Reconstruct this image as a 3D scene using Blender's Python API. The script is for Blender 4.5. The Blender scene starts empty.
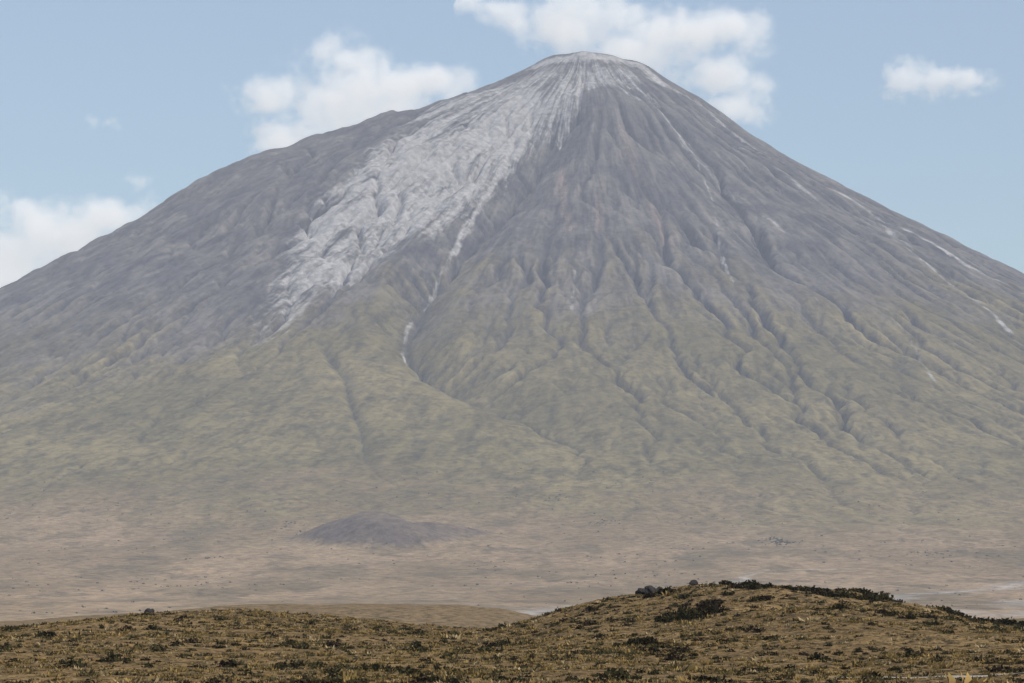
import bpy, bmesh, math, time
import numpy as np
from mathutils import Vector
T0=time.time()
sc=bpy.context.scene
sc.view_settings.view_transform='Standard'
try: sc.view_settings.look='None'
except Exception: pass
sc.view_settings.exposure=0
rng=np.random.default_rng(7)
CAMZ=60.0; F=3000.0; CX=292.0; CY=12000.0

# ---------------------------------------------------------------- noise
def perlin(x,y,seed=0):
    r=np.random.default_rng(seed); perm=r.permutation(4096); ang=r.random(4096)*2*np.pi
    gx=np.cos(ang); gy=np.sin(ang)
    xi=np.floor(x).astype(np.int64); yi=np.floor(y).astype(np.int64)
    xf=x-xi; yf=y-yi
    def g(ix,iy,dx,dy):
        h=perm[(perm[ix&4095]+iy)&4095]
        return gx[h]*dx+gy[h]*dy
    u=xf*xf*xf*(xf*(xf*6-15)+10); v=yf*yf*yf*(yf*(yf*6-15)+10)
    a=g(xi,yi,xf,yf); b=g(xi+1,yi,xf-1,yf); c=g(xi,yi+1,xf,yf-1); d=g(xi+1,yi+1,xf-1,yf-1)
    return ((a+(b-a)*u)*(1-v)+(c+(d-c)*u)*v)*1.5
def fbm(x,y,wl,octv=4,seed=0,gain=0.5):
    s=0;a=1.0
    for o in range(octv):
        s=s+a*perlin(x/wl+o*17.3,y/wl+o*5.1,seed+o); wl=wl*0.5; a*=gain
    return s
def sst(a,b,x):
    t=np.clip((x-a)/(b-a),0,1); return t*t*(3-2*t)

# ---------------------------------------------------------------- volcano profile
def table(pts):
    r=np.array([p[0] for p in pts],float); z=np.array([p[1] for p in pts],float)
    R=np.arange(0,90000,10.0); Z=np.interp(R,r,z)
    k=np.hanning(7); k/=k.sum(); Zp=np.pad(Z,(3,3),mode='edge'); 
    return R,np.convolve(Zp,k,mode='valid')
def rows(l): return [(p*4.0,4.0*(575-v)+60) for p,v in l]
PR=table(rows([(0,58),(30,58.5),(56,66),(64,69),(75,78),(115,103),(165,141),(215,171),(265,199),(315,226),(365,251),(415,277),(439,291)])+
         [(2200,975),(2800,720),(3600,480),(4800,250),(6000,110),(8000,10),(9500,0)])
PL=table(rows([(0,58),(38,58),(50,62),(65,72),(85,82),(115,96),(155,109),(180,119),(207,121),(245,132),(285,148),(310,159),(335,167),(385,192),(435,224),(485,254),(535,277),(585,305)])+
         [(2800,900),(3600,620),(4800,320),(6400,120),(8800,10),(10500,0)])
PF=table([(0,2128),(110,2128),(150,2105),(200,2065),(400,1925),(600,1800),(900,1600),(1300,1370),(1760,1130),(2200,930),(2600,760),(3000,610),(3500,450),(4000,315),(4500,215),(5000,145),(5500,95),(6000,58),(7000,15),(8000,0)])
def base(x,y):
    dx=x-CX; dy=y-CY; r=np.hypot(dx,dy)+1e-6
    wR=np.maximum(0,dx/r)**2; wL=np.maximum(0,-dx/r)**2; wF=(dy/r)**2
    return wR*np.interp(r,*PR)+wL*np.interp(r,*PL)+wF*np.interp(r,*PF)
def hit(u,v):
    kx=(u-512)/F; kz=(575-v)/F
    Y=np.arange(3000,13500,5.0)
    b=base(kx*Y,Y)-(CAMZ+kz*Y)
    i=np.argmax(b>0)
    if b[i]<=0: i=np.argmax(b)
    return (kx*Y[i],Y[i])
def path(l):
    return np.array([hit(u,v) for u,v in l])
def dist_poly(x,y,P):
    d=np.full(x.shape,1e9); tt=np.zeros(x.shape); n=len(P)-1
    for i in range(n):
        a=P[i]; b=P[i+1]; ab=b-a; L=ab@ab+1e-9
        t=np.clip(((x-a[0])*ab[0]+(y-a[1])*ab[1])/L,0,1)
        dd=np.hypot(x-a[0]-t*ab[0],y-a[1]-t*ab[1])
        m=dd<d; d=np.where(m,dd,d); tt=np.where(m,(i+t)/n,tt)
    return d,tt
def inside(x,y,P):
    c=np.zeros(x.shape,bool); n=len(P); j=n-1
    for i in range(n):
        xi,yi=P[i]; xj,yj=P[j]
        c^=((yi>y)!=(yj>y))&(x<(xj-xi)*(y-yi)/(yj-yi+1e-9)+xi); j=i
    return c
def poly_mask(x,y,P,soft):
    d,_=dist_poly(x,y,np.vstack([P,P[:1]])); s=np.where(inside(x,y,P),d,-d)
    return sst(-soft,soft,s)

# ---------------------------------------------------------------- terrain grid
S=7.0
def grow(start,end,step,ratio=1.13):
    o=[];p=start;sg=1 if end>start else -1
    while (end-p)*sg>0:
        step*=ratio;p+=sg*step;o.append(p)
    return o
xc=np.arange(-2400,2850,S); yc=np.arange(4300,12500,S)
xs=np.array(sorted(grow(xc[0],-60000,S))+list(xc)+grow(xc[-1],60000,S))
ys=np.array(sorted(grow(yc[0],900,S))+list(yc)+grow(yc[-1],80000,S))
X,Y=np.meshgrid(xs,ys)
B=base(X,Y)
rr=np.hypot(X-CX,Y-CY)
theta=np.arctan2(X-CX,-(Y-CY)); TS=theta*1100
V1=path([(578,110),(555,145),(520,185),(475,230),(430,280),(405,330),(430,360),(480,390),(560,430),(660,470)])
V2=path([(322,340),(330,355),(345,375),(350,400),(362,430),(365,455),(376,470),(410,492)])
V3=path([(640,95),(675,125),(705,160),(740,215),(790,290),(830,380)])
V4=path([(540,95),(500,140),(450,180),(390,235),(330,280),(240,345)])
RB=path([(603,118),(600,170),(590,230)])
for P,dp,w in((V1,64,85),(V2,15,13),(V3,16,60),(V4,14,70)):
    d,t=dist_poly(X,Y,P); B=B-dp*np.exp(-(d/w)**2)*np.minimum(1,np.minimum(t*6,(1-t)*3)+0.0)
d,t=dist_poly(X,Y,RB); B=B+55*np.exp(-(d/190)**2)*(1-0.6*t)
B=B+30*np.exp(-(((X+490)/40)**2+((Y-12000)/160)**2))+16*np.exp(-(((X+960)/50)**2+((Y-12000)/160)**2))
hz=np.clip(B/600,0,1)
B=B+hz*(fbm(X,Y,420,3,11)*9)+sst(20,300,B)*fbm(X,Y,110,3,21)*4+fbm(X,Y,900,4,5)*9*sst(9500,6500,rr)
left=sst(0,-900,X-CX)*sst(700,1300,B)
B=B+left*(fbm(X,Y,170,4,15)*11+np.abs(fbm(X,Y,120,3,16))*10)
B=B+fbm(X,Y,70,3,18)*4*sst(420,200,rr)
TW=TS+32*fbm(X,Y,420,3,19)
rib=np.abs(fbm(TW/52.0,rr/600.0,1.0,3,88,.55)); rib2=np.abs(fbm(TW/120.0,rr/900.0,1.0,2,98,.5))
ramp=np.clip(.55+.9*fbm(X,Y,500,2,29),.1,1.2)
B=B+(np.minimum(rib,.5)*7+np.minimum(rib2,.5)*24)*ramp*sst(620,1300,B)*sst(80,500,rr)
# cinder cone
ccx,ccy=hit(378,543)
wx=X+40*perlin(X/150,Y/150,70); wy=Y+40*perlin(X/150,Y/150,71)
dcc=np.hypot((wx-ccx)/1.02,(wy-ccy))
cone=80*np.clip(1-dcc/205,0,1)**1.1
d2=np.hypot((wx-ccx-130)/1.2,(wy-ccy-110)); cone=np.maximum(cone,34*np.clip(1-d2/165,0,1))
B=B+cone-18*np.exp(-(np.hypot(wx-ccx,wy-ccy+15)/34)**2)
apron=poly_mask(X,Y,path([(215,362),(300,336),(400,338),(470,385),(560,430),(660,470),(500,560),(100,560),(-100,480),(0,432),(110,398)]),120)
# ---------------------------------------------------------------- stream-power erosion on the core
j0=np.searchsorted(ys,6000); j1=np.searchsorted(ys,yc[-1]); i0=np.searchsorted(xs,xc[0]); i1=np.searchsorted(xs,xc[-1])
H=B[j0:j1+1,i0:i1+1].copy(); n,m=H.shape; N=n*m
Bc=H.copy()
XX=X[j0:j1+1,i0:i1+1]; YY=Y[j0:j1+1,i0:i1+1]
H=H+rng.normal(0,0.8,H.shape)*np.clip(H/300,0,1)
hard=np.exp(1.2*fbm(XX,YY,380,3,31))*(0.16+0.84*sst(180,620,Bc))*(1-.68*apron[j0:j1+1,i0:i1+1])
idx=np.arange(N).reshape(n,m)
offs=[(-1,-1),(-1,0),(-1,1),(0,-1),(0,1),(1,-1),(1,0),(1,1)]
fixr=[rng.random((n,m)) for _ in offs]
def diffuse(H,k):
    P=np.pad(H,1,mode='edge'); return H+k*(P[:-2,1:-1]+P[2:,1:-1]+P[1:-1,:-2]+P[1:-1,2:]-4*H)
ITER=16
for it in range(ITER):
    Pd=np.pad(H,1,constant_values=1e9); best=np.zeros((n,m)); rc=idx.copy(); 
    for q_,(dy,dx) in enumerate(offs):
        L=S*math.hypot(dx,dy)
        s=(H-Pd[1+dy:1+dy+n,1+dx:1+dx+m])/L
        s=s*(1+0.30*fixr[q_])
        mk=s>best; best=np.where(mk,s,best); rc=np.where(mk,idx+dy*m+dx,rc)
    order=np.argsort(H,axis=None); ol=order.tolist(); rl=rc.ravel().tolist()
    acc=[1.0]*N
    for i in reversed(ol):
        r=rl[i]
        if r!=i: acc[r]+=acc[i]
    A=np.array(acc).reshape(n,m)
    Fk=(5.6e-3*(A*S*S)**0.45*hard)
    fl=Fk.ravel().tolist(); h=H.ravel().tolist()
    for i in ol:
        r=rl[i]
        if r!=i: f=fl[i]; h[i]=(h[i]+f*h[r])/(1+f)
    H=np.array(h).reshape(n,m)
    H=diffuse(H,0.05)
def gblur(Z,sig):
    p=int(sig/S*3); Zp=np.pad(Z,p,mode='reflect')
    fy=np.fft.fftfreq(Zp.shape[0])[:,None]; fx=np.fft.rfftfreq(Zp.shape[1])[None,:]
    g=np.exp(-2*(np.pi*sig/S)**2*(fx**2+fy**2))
    return np.fft.irfft2(np.fft.rfft2(Zp)*g,s=Zp.shape)[p:-p,p:-p]
D=H-Bc; D=D-0.92*gblur(D,170)
D=D*1.15
ed=np.minimum.reduce([sst(0,250,XX-XX.min()),sst(0,250,XX.max()-XX),sst(0,300,YY-YY.min()),sst(0,150,YY.max()-YY)])
D=D*ed
Z=B.copy(); Z[j0:j1+1,i0:i1+1]+=D
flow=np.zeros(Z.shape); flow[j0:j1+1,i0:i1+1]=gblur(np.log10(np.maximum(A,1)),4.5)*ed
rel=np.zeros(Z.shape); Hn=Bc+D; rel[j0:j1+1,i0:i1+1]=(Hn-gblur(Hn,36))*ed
rs=rel[rel!=0].std()+1e-6; rn=rel/rs

# ---------------------------------------------------------------- colour zones (map coordinates)
strk=fbm(TS/60.0,rr/520.0,1.0,4,81,.6)
strk2=fbm(TS/22.0,rr/260.0,1.0,3,85,.6)
blot=fbm(X,Y,190,4,83,.55)
ash=poly_mask(X,Y,path([(462,98),(520,78),(550,66),(600,62),(650,78),(640,92),(605,100),(585,120),(552,142),(524,162),(499,184),(474,209),(440,238),(390,270),(354,286),(314,312),(289,332),(212,364),(238,336),(262,300),(276,262),(290,236),(312,202),(347,172),(388,137),(425,114)]),75)
core=poly_mask(X,Y,path([(490,100),(530,90),(552,112),(535,142),(500,174),(460,207),(405,245),(350,272),(300,292),(290,268),(312,236),(330,212),(368,176),(420,134)]),75)
ash=ash*(0.60+0.20*core+.25*strk+.12*blot)*(0.88+0.12*np.clip((Z-900)/600,0,1))
for l,wd,st in (([(470,215),(440,262),(408,310),(402,335)],12,.64),([(650,80),(700,105),(750,146),(820,186),(880,218)],20,.64),([(690,140),(712,200),(722,255),(735,290)],9,.56),
  ([(880,222),(920,262),(970,300),(1022,345)],16,.62),([(870,214),(950,258),(1022,294)],18,.62),([(800,285),(828,318)],10,.60),([(520,150),(480,200),(455,240)],24,.60),([(700,160),(745,205),(790,240)],14,.56),([(700,125),(760,160),(830,210),(900,250),(960,290)],14,.58),
  ([(402,335),(430,360),(460,382)],9,.56),([(905,330),(935,385)],10,.56),([(575,270),(572,310)],10,.54),([(535,66),(560,60),(600,59),(640,67),(662,84)],52,.86),([(600,70),(650,100),(690,150)],26,.60),([(560,80),(575,115),(560,140)],30,.66),([(600,80),(640,110)],30,.6)):
    d,t=dist_poly(X,Y,path(l)); ash=np.maximum(ash,st*np.exp(-(d/wd)**2)*(1+.35*strk2+.25*blot))
red=np.zeros(Z.shape)
for l,wd in (([(625,140),(635,180),(655,215),(670,250)],20),([(560,170),(565,215),(572,240)],18),([(490,235),(450,260)],18),([(600,190),(598,240)],14)):
    d,t=dist_poly(X,Y,path(l)); red=np.maximum(red,np.exp(-(d/wd)**2)*np.clip(.5+strk2,0,1))
n1=fbm(X,Y,700,4,41); n2=fbm(X,Y,160,4,42); n3=fbm(X,Y,60,3,43)
leftness=sst(300,-1700,X)
gl=970-200*leftness
hg=Z+n1*120+n2*80-rn*60+strk*60
green=np.clip(sst(gl+240,gl-260,hg)*0.97+apron*.85,0,1)
tan=sst(380,80,Z+n1*80+n2*40)
def C(*c): return np.array(c)[None,None,:]
def mix(a,b,t): return a*(1-t[...,None])+b*t[...,None]
one=np.ones(Z.shape+(1,))
rock=mix(one*C(.074,.067,.066),one*C(.140,.124,.112),sst(-.7,.8,n2+.4*strk2))
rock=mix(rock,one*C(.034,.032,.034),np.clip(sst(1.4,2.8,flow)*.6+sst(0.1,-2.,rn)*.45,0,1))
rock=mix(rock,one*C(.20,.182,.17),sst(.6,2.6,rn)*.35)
grn=mix(one*C(.130,.106,.046),one*C(.195,.155,.074),sst(-.6,.8,n1+n3*.4))
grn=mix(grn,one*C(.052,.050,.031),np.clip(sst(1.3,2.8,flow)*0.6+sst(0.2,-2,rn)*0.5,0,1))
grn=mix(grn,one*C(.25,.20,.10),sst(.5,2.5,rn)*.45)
dash=sst(.25,.6,fbm(X*1.0,Y*.8,75,3,47)); grn=mix(grn,one*C(.07,.066,.038),dash*.45)
tn=mix(one*C(.20,.142,.080),one*C(.275,.195,.118),sst(-.6,.7,fbm(X,Y*0.35,420,4,51)+.4*n3))
tn=mix(tn,one*C(.14,.108,.060),sst(.0,.8,fbm(X,Y*.4,320,5,52,.65))*.8)
tn=mix(tn,one*C(.11,.088,.052),sst(.3,.6,fbm(X,Y*.5,110,4,58,.6))*.55)
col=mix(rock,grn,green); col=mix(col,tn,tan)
col=mix(col,one*C(.25,.18,.15),red*0.55)
ccm=sst(.5,16,cone+n3*4); col=mix(col,one*C(.105,.082,.068),ccm*(.80+.25*n2).clip(0,1))
pale=sst(.2,.6,fbm(X,Y*0.4,420,4,61,.6))*sst(60,10,Z)*sst(-150,300,X)*.7
for l,wd in (([(505,614),(560,608),(610,603),(660,598),(700,590)],26),([(860,602),(930,592),(980,588),(1040,580)],30),([(690,588),(760,575),(860,570)],10)):
    d,t=dist_poly(X+18*n3,Y+60*n2,path(l)); pale=np.maximum(pale,np.exp(-(d/wd)**2)*np.clip(.8+.6*n2,0,1))
col=mix(col,one*C(.40,.375,.35),pale*0.55)
ash=np.where(Z>500,ash,0)

def set_attr(me,name,typ,data):
    a=me.attributes.new(name,typ,'POINT')
    a.data.foreach_set('color' if typ=='FLOAT_COLOR' else 'value',np.ascontiguousarray(data,dtype=np.float32).ravel())
def make_mesh(name,co,faces,mat,smooth=True):
    me=bpy.data.meshes.new(name); k=faces.shape[1]
    me.vertices.add(len(co)); me.vertices.foreach_set('co',co.astype(np.float32).ravel())
    me.loops.add(faces.size); me.loops.foreach_set('vertex_index',faces.astype(np.int32).ravel())
    me.polygons.add(len(faces)); me.polygons.foreach_set('loop_start',np.arange(0,faces.size,k,dtype=np.int32))
    me.update(calc_edges=True)
    me.polygons.foreach_set('use_smooth',np.full(len(faces),smooth))
    me.materials.append(mat); ob=bpy.data.objects.new(name,me); sc.collection.objects.link(ob); return ob

class NT:
    def __init__(s,nt): s.nt=nt; nt.nodes.clear()
    def n(s,t,ins=None,**k):
        nd=s.nt.nodes.new(t)
        for a,b in k.items(): setattr(nd,a,b)
        for a,b in (ins or {}).items():
            if isinstance(b,bpy.types.NodeSocket): s.nt.links.new(b,nd.inputs[a])
            else: nd.inputs[a].default_value=b
        return nd
    def m(s,op,a,b=0.0,c=0.0,clamp=False):
        nd=s.n('ShaderNodeMath',{0:a,1:b,2:c},operation=op); nd.use_clamp=clamp; return nd.outputs[0]
    def v(s,op,a,b=(0,0,0)): 
        return s.n('ShaderNodeVectorMath',{0:a,1:b},operation=op).outputs[0]
    def noise(s,vec,scale,detail=5,rough=.55,out='Fac'):
        return s.n('ShaderNodeTexNoise',{'Vector':vec,'Scale':scale,'Detail':detail,'Roughness':rough}).outputs[out]
    def mr(s,x,a,b,c=0.0,d=1.0,smooth=True):
        nd=s.n('ShaderNodeMapRange',{'Value':x,'From Min':a,'From Max':b,'To Min':c,'To Max':d}); nd.interpolation_type='SMOOTHSTEP' if smooth else 'LINEAR'; return nd.outputs[0]
    def mixc(s,f,a,b,bt='MIX'):
        nd=s.nt.nodes.new('ShaderNodeMix'); nd.data_type='RGBA'; nd.blend_type=bt
        for i,val in((0,f),(6,a),(7,b)):
            if isinstance(val,bpy.types.NodeSocket): s.nt.links.new(val,nd.inputs[i])
            else: nd.inputs[i].default_value=val
        return nd.outputs[2]
def newmat(name):
    mt=bpy.data.materials.new(name); mt.use_nodes=True; return mt,NT(mt.node_tree)

mt,g=newmat('volcanic_terrain')
pos=g.n('ShaderNodeNewGeometry').outputs['Position']
cl=g.n('ShaderNodeAttribute',attribute_name='Col').outputs['Color']
aa=g.n('ShaderNodeAttribute',attribute_name='ash').outputs['Fac']
st=g.n('ShaderNodeAttribute',attribute_name='st').outputs['Vector']
pl=g.n('ShaderNodeAttribute',attribute_name='plain').outputs['Fac']
sv=g.v('MULTIPLY',st,(1/28.0,1/330.0,0))
sv2=g.v('MULTIPLY',st,(1/9.0,1/90.0,0))
s1=g.noise(sv,1.0,4,.6); s2=g.noise(sv2,1.0,2,.6)
f1=g.noise(pos,1/22.0,4,.7)
up=g.m('SUBTRACT',1.0,g.m('MULTIPLY',pl,.8))
k=g.m('ADD',g.m('MULTIPLY',g.m('MULTIPLY',g.m('SUBTRACT',s1,.5),.35),up),g.m('ADD',g.m('MULTIPLY',f1,.5),g.m('MULTIPLY',g.m('MULTIPLY',g.m('SUBTRACT',s2,.5),.4),up)))
val=g.m('ADD',g.m('MULTIPLY',g.mr(k,.10,.40),1.0),.5)
c1=g.mixc(1.0,cl,g.n('ShaderNodeCombineColor',{0:val,1:val,2:val}).outputs[0],'MULTIPLY')
sp=g.noise(pos,1/14.0,2,.6); spk=g.m('MULTIPLY',g.mr(sp,.57,.68),g.m('MULTIPLY',pl,.6))
c1=g.mixc(spk,c1,(.06,.055,.035,1))
th=g.m('ADD',aa,g.m('MULTIPLY',g.m('SUBTRACT',g.m('ADD',g.m('MULTIPLY',s1,.5),g.m('ADD',g.m('MULTIPLY',s2,.35),g.m('MULTIPLY',f1,.15))),.5),2.3))
am=g.m('MULTIPLY',g.mr(th,.36,.84),g.mr(aa,.05,.3))
ac=g.mixc(g.mr(f1,.3,.7),(.25,.238,.232,1),(.46,.438,.425,1))
c2=g.mixc(am,c1,ac)
bm=g.n('ShaderNodeBump',{'Strength':.8,'Distance':10.0,'Height':g.m('ADD',g.m('MULTIPLY',f1,.6),g.m('MULTIPLY',g.m('MULTIPLY',s1,.35),up))}).outputs[0]
bs=g.n('ShaderNodeBsdfDiffuse',{'Color':c2,'Normal':bm,'Roughness':.6}).outputs[0]
g.n('ShaderNodeOutputMaterial',{'Surface':bs})

ny,nx=Z.shape
vi=np.arange(ny*nx).reshape(ny,nx)
quads=np.stack([vi[:-1,:-1],vi[:-1,1:],vi[1:,1:],vi[1:,:-1]],-1).reshape(-1,4)
cx_=(X[:-1,:-1]+4).ravel(); cy_=(Y[:-1,:-1]+4).ravel()
rq=np.hypot(cx_-CX,cy_-CY)
co=np.stack([X,Y,Z],-1).reshape(-1,3)
stv=np.stack([TS,rr,0*rr],-1).reshape(-1,3)
plain=np.clip(tan+0.35*green,0,1)
cond=(cone[:-1,:-1]>0.5).ravel()
for nm,mask in(('cinder_cone',cond),('volcano',(rq<6300)&~cond),('savanna_plain',(rq>=6300)&~cond)):
    q=quads[mask]; used,inv=np.unique(q,return_inverse=True); q=inv.reshape(-1,4)
    ob=make_mesh(nm,co[used],q,mt)
    me=ob.data
    cc=np.concatenate([col.reshape(-1,3)[used],np.ones((len(used),1))],1)
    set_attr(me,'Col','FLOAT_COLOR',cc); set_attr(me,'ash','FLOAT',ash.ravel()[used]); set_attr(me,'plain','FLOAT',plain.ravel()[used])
    a=me.attributes.new('st','FLOAT_VECTOR','POINT'); a.data.foreach_set('vector',stv[used].astype(np.float32).ravel())

# ---------------------------------------------------------------- foreground hill
def ip(x,l): return np.interp(x,[a for a,b in l],[b for a,b in l])
CR1=[(-900,634),(-200,632),(0,630),(60,624),(120,618),(150,615),(200,613),(250,614),(330,620),(400,627),(440,631),(490,632),(525,625),(560,613),(600,604),(650,597),(690,588),(740,585),(790,590),(830,594),(870,602),(900,612),(950,623),(1000,627),(1024,629),(1200,632),(2000,636)]
CR2=[(-900,622),(0,624),(60,620),(120,616),(180,612),(230,608),(300,606),(400,605),(440,607),(500,612),(540,620),(700,640),(900,632),(1024,623),(1100,620),(2000,622)]
YC=285.0
def fgz(x,y):
    x=np.asarray(x,float); y=np.asarray(y,float)
    c1=-(ip(512+x*F/YC,CR1)-575)/F*YC
    c2=-(ip(512+x*F/600,CR2)-575)/F*600
    nr=np.interp(y,[-200,0,60,140],[-1.7,-1.7,-3.3,-4.95])
    z=nr+(c1-nr)*sst(135,YC,y)
    z=z+(-11-z)*sst(YC+5,430,y)
    z=z+(c2-z)*sst(440,600,y)
    z=z+(-72-z)*sst(600,1500,y)
    hill=np.clip((c1+5)/4,0,1)*np.exp(-((y-YC)/90)**2)
    z=z+fbm(x,y,26,3,91)*(0.28+.25*hill)*sst(40,120,y)+fbm(x,y,7,4,92)*(0.10+0.46*hill)+fbm(x,y,60,3,93)*sst(320,600,y)*0.8
    z=z-np.clip((np.abs(x)-900)/1500,0,1)**2*90
    return z+CAMZ
gx=np.array(sorted(grow(-72,-3000,.4,1.1))+list(np.arange(-72,72,.4))+grow(72,3000,.4,1.1))
gy=np.array(sorted(grow(110,-120,.4,1.1))+list(np.arange(110,300,.4))+grow(300,1600,.5,1.03))
GX,GY=np.meshgrid(gx,gy); GZ=fgz(GX,GY)
mf,g=newmat('dry_steppe_soil')
pos=g.n('ShaderNodeNewGeometry').outputs['Position']
a=g.noise(pos,.09,4,.6); b=g.noise(pos,.9,4,.65); c=g.noise(pos,3.2,3,.6)
yy_=g.n('ShaderNodeSeparateXYZ',{0:pos}).outputs['Y']
cc=g.mixc(g.mr(a,.35,.65),(.135,.086,.040,1),(.215,.140,.064,1))
cc=g.mixc(g.mr(b,.42,.62),cc,(.080,.056,.029,1))
cc=g.mixc(g.mr(c,.55,.70),cc,(.29,.20,.108,1))
cc=g.mixc(g.mr(g.noise(pos,2.1,3,.6),.54,.60),cc,(.040,.032,.018,1))
far=g.mixc(g.mr(g.noise(pos,.55,6,.75),.42,.60),(.205,.145,.085,1),(.080,.062,.038,1))
cc=g.mixc(g.mr(yy_,330,460),cc,far)
bmp=g.n('ShaderNodeBump',{'Strength':.9,'Distance':.3,'Height':g.m('ADD',b,g.m('MULTIPLY',c,.5))}).outputs[0]
g.n('ShaderNodeOutputMaterial',{'Surface':g.n('ShaderNodeBsdfDiffuse',{'Color':cc,'Normal':bmp,'Roughness':.8}).outputs[0]})
vi=np.arange(GX.size).reshape(GX.shape)
q=np.stack([vi[:-1,:-1],vi[:-1,1:],vi[1:,1:],vi[1:,:-1]],-1).reshape(-1,4)
make_mesh('grassy_hill',np.stack([GX,GY,GZ],-1).reshape(-1,3),q,mf)
# dirt track crossing the near slope on the right
tu=np.arange(15,120,.5); tvv=np.linspace(-1,1,9)
TU,TV=np.meshgrid(tu,tvv); cen=144.5-1.4*sst(40,14,TU)*1.0+.8*np.sin(TU/11)
wid=2.6*sst(14.5,24,TU)*(1+.25*perlin(TU/4,TV*0+3.3,64))
TY=cen+TV*wid; TZ=fgz(TU,TY)+.05
mtk,g=newmat('pale_dirt_track'); pos=g.n('ShaderNodeNewGeometry').outputs['Position']
g.n('ShaderNodeOutputMaterial',{'Surface':g.n('ShaderNodeBsdfDiffuse',{'Color':g.mixc(g.mr(g.noise(pos,1.3,5,.65),.35,.65),(.17,.14,.105,1),(.34,.30,.25,1))}).outputs[0]})
vi=np.arange(TU.size).reshape(TU.shape)
make_mesh('dirt_track',np.stack([TU,TY,TZ],-1).reshape(-1,3),np.stack([vi[:-1,:-1],vi[:-1,1:],vi[1:,1:],vi[1:,:-1]],-1).reshape(-1,4),mtk)

mg,g=newmat('dry_grass')
cl=g.n('ShaderNodeAttribute',attribute_name='Col').outputs['Color']
d1=g.n('ShaderNodeBsdfDiffuse',{'Color':cl}).outputs[0]; d2=g.n('ShaderNodeBsdfTranslucent',{'Color':cl}).outputs[0]
g.n('ShaderNodeOutputMaterial',{'Surface':g.n('ShaderNodeMixShader',{0:.2,1:d1,2:d2}).outputs[0]})
def scatter_y(n,y0,y1,hw):
    y=np.sqrt(rng.random(n)*(y1**2-y0**2)+y0**2); x=(rng.random(n)*2-1)*hw*y; return x,y
nT=46000; tx,ty=scatter_y(nT,122,300,.235)
dens=fbm(tx,ty,14,3,95); keep=rng.random(nT)<np.clip(.72+dens*.8,.2,1)
keep&=~((tx>18)&(np.abs(ty-144.5)<2.3)&(rng.random(nT)<.93))
tx=tx[keep];ty=ty[keep];nT=len(tx)
tz=fgz(tx,ty); ts=np.exp(rng.normal(-.25,.36,nT))*(1+.25*dens[keep])
pal=np.array([[.28,.185,.066],[.205,.138,.048],[.13,.095,.036],[.060,.050,.024],[.37,.270,.140]])
pc=pal[rng.choice(5,nT,p=[.27,.22,.17,.24,.10])]
NB=15
az=rng.random((nT,NB))*2*np.pi; lean=rng.uniform(.2,1.6,(nT,NB)); hh=rng.uniform(.07,.18,(nT,NB))*ts[:,None]*(1.25-.5*lean/1.3); br=rng.uniform(0,.2,(nT,NB))*ts[:,None]
bx=tx[:,None]+np.cos(az)*br; by=ty[:,None]+np.sin(az)*br; bz=np.broadcast_to(tz[:,None]-.03,bx.shape)
w=.06*ts[:,None]*rng.uniform(.7,1.5,(nT,NB)); wa=rng.random((nT,NB))*np.pi
ex=np.cos(wa)*w; ey=np.sin(wa)*w
tipx=bx+np.cos(az)*hh*lean; tipy=by+np.sin(az)*hh*lean; tipz=bz+hh
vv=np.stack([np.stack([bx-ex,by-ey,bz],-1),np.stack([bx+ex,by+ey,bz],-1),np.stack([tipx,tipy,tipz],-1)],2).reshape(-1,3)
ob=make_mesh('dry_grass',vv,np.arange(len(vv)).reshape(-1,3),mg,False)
bc=pc[:,None,None,:]*rng.uniform(.75,1.25,(nT,NB,1,1))*np.array([.65,.65,1.15])[None,None,:,None]  # darker blade bases: shadow at the tuft foot painted into the colour
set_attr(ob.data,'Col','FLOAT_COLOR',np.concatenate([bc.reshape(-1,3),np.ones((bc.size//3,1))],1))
def leafballs(name,cx,cy,cz,R,nl,ls,pal,flat=.7):
    n=len(cx); dirs=rng.normal(0,1,(n,nl,3)); dirs/=np.linalg.norm(dirs,axis=2,keepdims=True); dirs[...,2]=np.abs(dirs[...,2])
    lump=1+.35*np.sin(dirs[...,0]*4+rng.random((n,1))*6)*np.sin(dirs[...,1]*5+rng.random((n,1))*6)
    rad=rng.random((n,nl))**.35*R[:,None]*lump
    c=np.stack([cx,cy,cz],-1)[:,None,:]+dirs*rad[...,None]*np.array([1,1,flat])
    a=rng.normal(0,1,(n,nl,3)); a/=np.linalg.norm(a,axis=2,keepdims=True); b=np.cross(a,rng.normal(0,1,(n,nl,3))); b/=np.linalg.norm(b,axis=2,keepdims=True)
    s=(ls*R[:,None]*rng.uniform(.6,1.4,(n,nl)))[...,None]
    v=np.stack([c-a*s,c+b*s*.7,c+a*s,c-b*s*.7],2).reshape(-1,3)
    ob=make_mesh(name,v,np.arange(len(v)).reshape(-1,4),mg,False)
    p=pal[rng.integers(0,len(pal),n)][:,None,:]*rng.uniform(.6,1.4,(n,nl,1)); p=np.repeat(p[:,:,None,:],4,2).reshape(-1,3)
    set_attr(ob.data,'Col','FLOAT_COLOR',np.concatenate([p,np.ones((len(p),1))],1)); return ob
NS=7000
sx,sy=scatter_y(NS,125,292,.235)
pr=np.clip(.30+.9*np.clip(fbm(sx,sy,20,2,97),-.3,1)+.5*np.exp(-((sx-24)/20)**2)*np.exp(-((sy-255)/50)**2),0,1)
kp=(rng.random(NS)<pr)&~((sx>18)&(np.abs(sy-144.5)<2.6)); sx=sx[kp];sy=sy[kp]
sR=rng.uniform(.12,.36,len(sx))*(1+1.0*(rng.random(len(sx))<.10))
hx=[];hy=[];hr=[]
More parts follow.
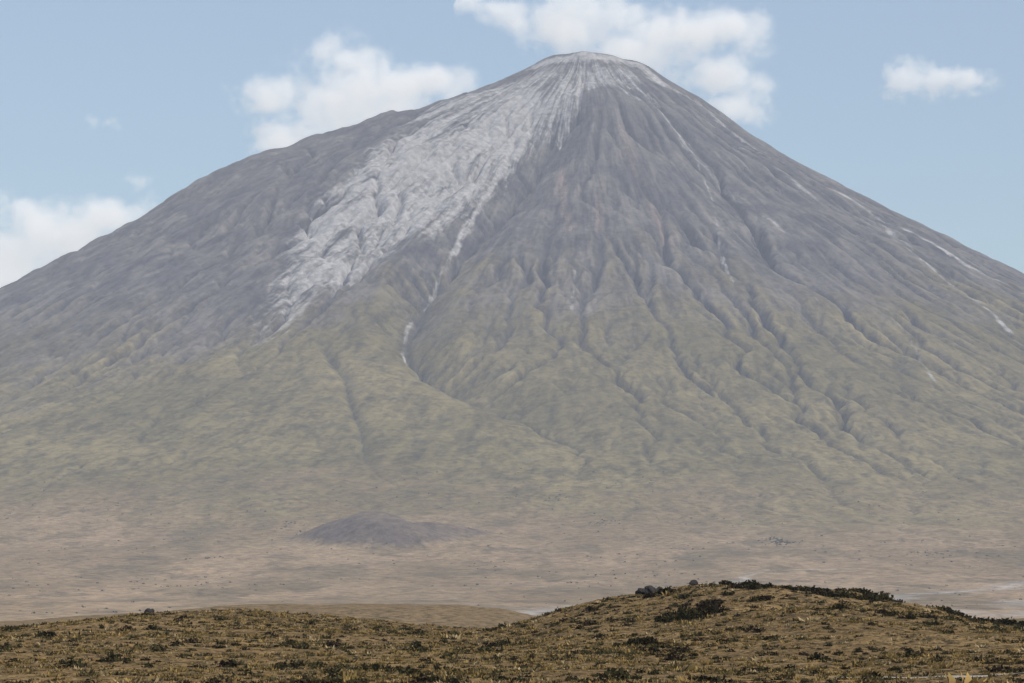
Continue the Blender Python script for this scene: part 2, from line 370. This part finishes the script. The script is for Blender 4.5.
for u,yy,r,k,sp_ in((150,284,.8,4,.8),(635,190,.9,6,.8),(686,222,1.4,8,.8),(703,229,1.3,7,.8),(716,243,1.0,4,.6),(668,235,.7,3,.8),(795,262,1.4,8,1.0),(812,266,1.2,6,.9),(833,250,1.4,8,1.0),(848,256,1.1,4,1),(875,272,1.4,8,1.2),(895,266,1.0,5,1.2),(955,255,1.5,9,1.2),(1000,268,1.7,10,1.2),(980,262,1.3,5,1.5),(735,284,.9,5,1.2),(700,285,.8,5,1),(770,235,.8,3,1),(905,215,.8,3,1),(510,210,.7,3,1),(665,272,.9,5,1),(765,270,1.0,5,1),(740,255,.9,4,1.2),(1010,285,1.2,6,1.2),(720,275,.9,5,2),(800,280,.9,6,2.5)):
    for _ in range(k):
        hx.append((u-512)/F*yy+rng.normal(0,sp_));hy.append(yy+rng.normal(0,1.8*sp_));hr.append(r*rng.uniform(.4,1.0))
hx=np.array(hx);hy=np.array(hy);hr=np.array(hr)
cpal=np.array([[.030,.026,.013],[.042,.036,.016],[.035,.025,.015],[.06,.05,.022]])
leafballs('low_shrubs',sx,sy,fgz(sx,sy)-.04,sR,80,.2,cpal)
leafballs('thorn_bushes',hx,hy,fgz(hx,hy)-.05,hr,420,.12,cpal*.75,.62)
m=2600; bx_=rng.uniform(-1500,1700,m); by_=rng.uniform(4300,8200,m)
kk=rng.random(m)<np.clip(.3+fbm(bx_,by_,500,3,99),0,1); bx_=bx_[kk];by_=by_[kk]
for u,v,k,sp_ in((782,543,90,18),(775,540,30,12),(605,520,24,26),(930,555,30,30),(560,500,20,26),(290,525,20,30),(210,560,16,25)):
    px,py=hit(u,v); bx_=np.r_[bx_,px+rng.normal(0,sp_,k)]; by_=np.r_[by_,py+rng.normal(0,sp_*1.5,k)]
def sample(x,y):
    fx=np.interp(x,xs,np.arange(nx)); fy=np.interp(y,ys,np.arange(ny)); a=fx.astype(int);b=fy.astype(int);u=fx-a;v=fy-b
    return (Z[b,a]*(1-u)+Z[b,a+1]*u)*(1-v)+(Z[b+1,a]*(1-u)+Z[b+1,a+1]*u)*v
leafballs('distant_scrub',bx_,by_,sample(bx_,by_)-.5,rng.uniform(1.2,3.4,len(bx_)),24,.35,np.array([[.045,.05,.025],[.06,.06,.03]]),.8)
mr_,g=newmat('dark_lava_rock'); pos=g.n('ShaderNodeNewGeometry').outputs['Position']
nn=g.noise(pos,6,5,.6); g.n('ShaderNodeOutputMaterial',{'Surface':g.n('ShaderNodeBsdfDiffuse',{'Color':g.mixc(nn,(.015,.014,.014,1),(.060,.052,.046,1))}).outputs[0]})
def crest(u):
    yy=np.arange(240,300,.5); x=(u-512)/F*yy; z=fgz(x,yy)-CAMZ; i=int(np.argmax(z/yy)); return yy[i]-1.0
for u,r in((641,.52),(652,.66),(659,.46),(150,.45),(693,.42)):
    yy=crest(u)
    bmh=bmesh.new(); bmesh.ops.create_icosphere(bmh,subdivisions=4,radius=r); off=rng.random(3)*50
    P=np.array([v.co[:] for v in bmh.verts]); nn_=fbm(P[:,0]+off[0]+P[:,2]*.7,P[:,1]+off[1]-P[:,2]*.6,.5*r/.4,4,int(off[2]))
    for v,k_ in zip(bmh.verts,nn_): v.co*=1+.35*k_; v.co.z*=.85
    me=bpy.data.meshes.new('boulder'); bmh.to_mesh(me); bmh.free(); me.materials.append(mr_)
    o=bpy.data.objects.new('boulder',me); x=(u-512)/F*yy; o.location=(x,yy,float(fgz(x,yy))+r*.4); sc.collection.objects.link(o)

# ---------------------------------------------------------------- clouds
DC=22000.0
def cloud(name,bl,depth=260,sig=.009,ns=1/420.0):
    P=[((u-512)/F*DC,DC,CAMZ+(575-v)/F*DC,a/F*DC,b/F*DC) for u,v,a,b in bl]
    ce=np.array([p[:3] for p in P]).mean(0)
    bs_=bmesh.new(); bmesh.ops.create_icosphere(bs_,subdivisions=2,radius=1); sp_=[v.co.copy() for v in bs_.verts]; bs_.free()
    bmh=bmesh.new()
    for p in P:
        for c_ in sp_: bmh.verts.new((c_.x*p[3]*1.6+p[0]-ce[0],c_.y*depth*1.5,c_.z*p[4]*1.8+p[2]-ce[2]))
    r=bmesh.ops.convex_hull(bmh,input=bmh.verts)
    loose=[v for v in bmh.verts if not v.link_faces]
    bmesh.ops.delete(bmh,geom=loose,context='VERTS')
    bmesh.ops.recalc_face_normals(bmh,faces=bmh.faces)
    me=bpy.data.meshes.new(name); bmh.to_mesh(me); bmh.free()
    o=bpy.data.objects.new(name,me); o.location=ce; sc.collection.objects.link(o)
    mc,g=newmat('cloud_vapour_glow'); me.materials.append(mc)
    pos0=g.n('ShaderNodeTexCoord').outputs['Object']; dmin=None
    wv=g.v('MULTIPLY',g.v('SUBTRACT',g.noise(pos0,ns*.8,1,.5,'Color'),(.5,.5,.5)),(.9/ns,.4/ns,.9/ns))
    pos=g.v('ADD',pos0,wv)
    for p in P:
        q_=g.v('MULTIPLY',g.v('SUBTRACT',pos,(p[0]-ce[0],0,p[2]-ce[2])),(1/p[3],1/depth,1/p[4]))
        L=g.n('ShaderNodeVectorMath',{0:q_},operation='LENGTH').outputs['Value']
        dmin=L if dmin is None else g.m('SMOOTH_MIN',dmin,L,.5)
    nz=g.noise(pos0,ns*1.6,5,.70)
    val=g.m('ADD',g.m('SUBTRACT',1.0,dmin),g.m('MULTIPLY',g.m('SUBTRACT',nz,.47),4.0))
    de=g.m('MULTIPLY',g.mr(val,-.1,1.3),sig)
    s1=g.n('ShaderNodeVolumeScatter',{'Color':(1,1,1,1),'Density':de,'Anisotropy':.0}).outputs[0]
    em=g.n('ShaderNodeEmission',{'Color':(.95,.96,1,1),'Strength':g.m('MULTIPLY',de,.55)}).outputs[0]  # added glow, stands in for sunlight scattered repeatedly inside the cloud
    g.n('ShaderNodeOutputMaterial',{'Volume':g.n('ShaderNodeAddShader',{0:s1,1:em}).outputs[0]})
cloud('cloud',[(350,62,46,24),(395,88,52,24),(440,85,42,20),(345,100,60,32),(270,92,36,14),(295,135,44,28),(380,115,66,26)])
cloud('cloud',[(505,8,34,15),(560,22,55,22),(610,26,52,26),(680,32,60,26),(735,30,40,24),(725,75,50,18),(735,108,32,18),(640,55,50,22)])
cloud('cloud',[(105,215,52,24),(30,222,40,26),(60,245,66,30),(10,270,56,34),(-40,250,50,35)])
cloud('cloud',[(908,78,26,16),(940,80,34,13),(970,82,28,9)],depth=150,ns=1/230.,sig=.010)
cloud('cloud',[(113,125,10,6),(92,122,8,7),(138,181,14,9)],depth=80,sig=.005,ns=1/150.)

# ---------------------------------------------------------------- haze
BETA=4.6e-5
bmh=bmesh.new(); bmesh.ops.create_cube(bmh,size=1); me=bpy.data.meshes.new('haze')
for v in bmh.verts: v.co=Vector((v.co.x*60000,v.co.y*17500+8450,(v.co.z+.5)*4000-300))
bmh.to_mesh(me); bmh.free(); o=bpy.data.objects.new('haze',me); sc.collection.objects.link(o)
mh,g=newmat('haze_air'); me.materials.append(mh)
g.n('ShaderNodeOutputMaterial',{'Volume':g.n('ShaderNodeVolumeScatter',{'Color':(.83,.87,1,1),'Density':BETA,'Anisotropy':0.0}).outputs[0]})

# ---------------------------------------------------------------- light
EL=math.radians(52); AZ=math.radians(125)
w=bpy.data.worlds.new("World"); sc.world=w; w.use_nodes=True
g=NT(w.node_tree)
sky=g.n('ShaderNodeTexSky'); sky.sky_type='NISHITA'; sky.sun_disc=False; sky.sun_elevation=EL; sky.sun_rotation=AZ; sky.altitude=800; sky.air_density=1.15; sky.dust_density=1.3; sky.ozone_density=4.5
g.n('ShaderNodeOutputWorld',{'Surface':g.n('ShaderNodeBackground',{'Color':sky.outputs[0],'Strength':.15}).outputs[0]})
ld=bpy.data.lights.new('sun','SUN'); ld.energy=4.8; ld.angle=math.radians(.5); ld.color=(1,.96,.89)
lo=bpy.data.objects.new('sun',ld); sc.collection.objects.link(lo); lo.location=(0,0,500)
ts_=Vector((math.cos(EL)*math.sin(AZ),math.cos(EL)*math.cos(AZ),math.sin(EL)))
lo.rotation_euler=(-ts_).to_track_quat('-Z','Y').to_euler()
# ---------------------------------------------------------------- camera
cd=bpy.data.cameras.new('camera'); cam=bpy.data.objects.new('camera',cd); sc.collection.objects.link(cam)
cam.location=(0,0,CAMZ); cam.rotation_euler=(math.radians(90),0,0)
cd.sensor_width=36; cd.lens=F*36/1024; cd.shift_y=(575-341.5)/1024
cd.clip_start=1; cd.clip_end=200000
sc.camera=cam
print('done',time.time()-T0)
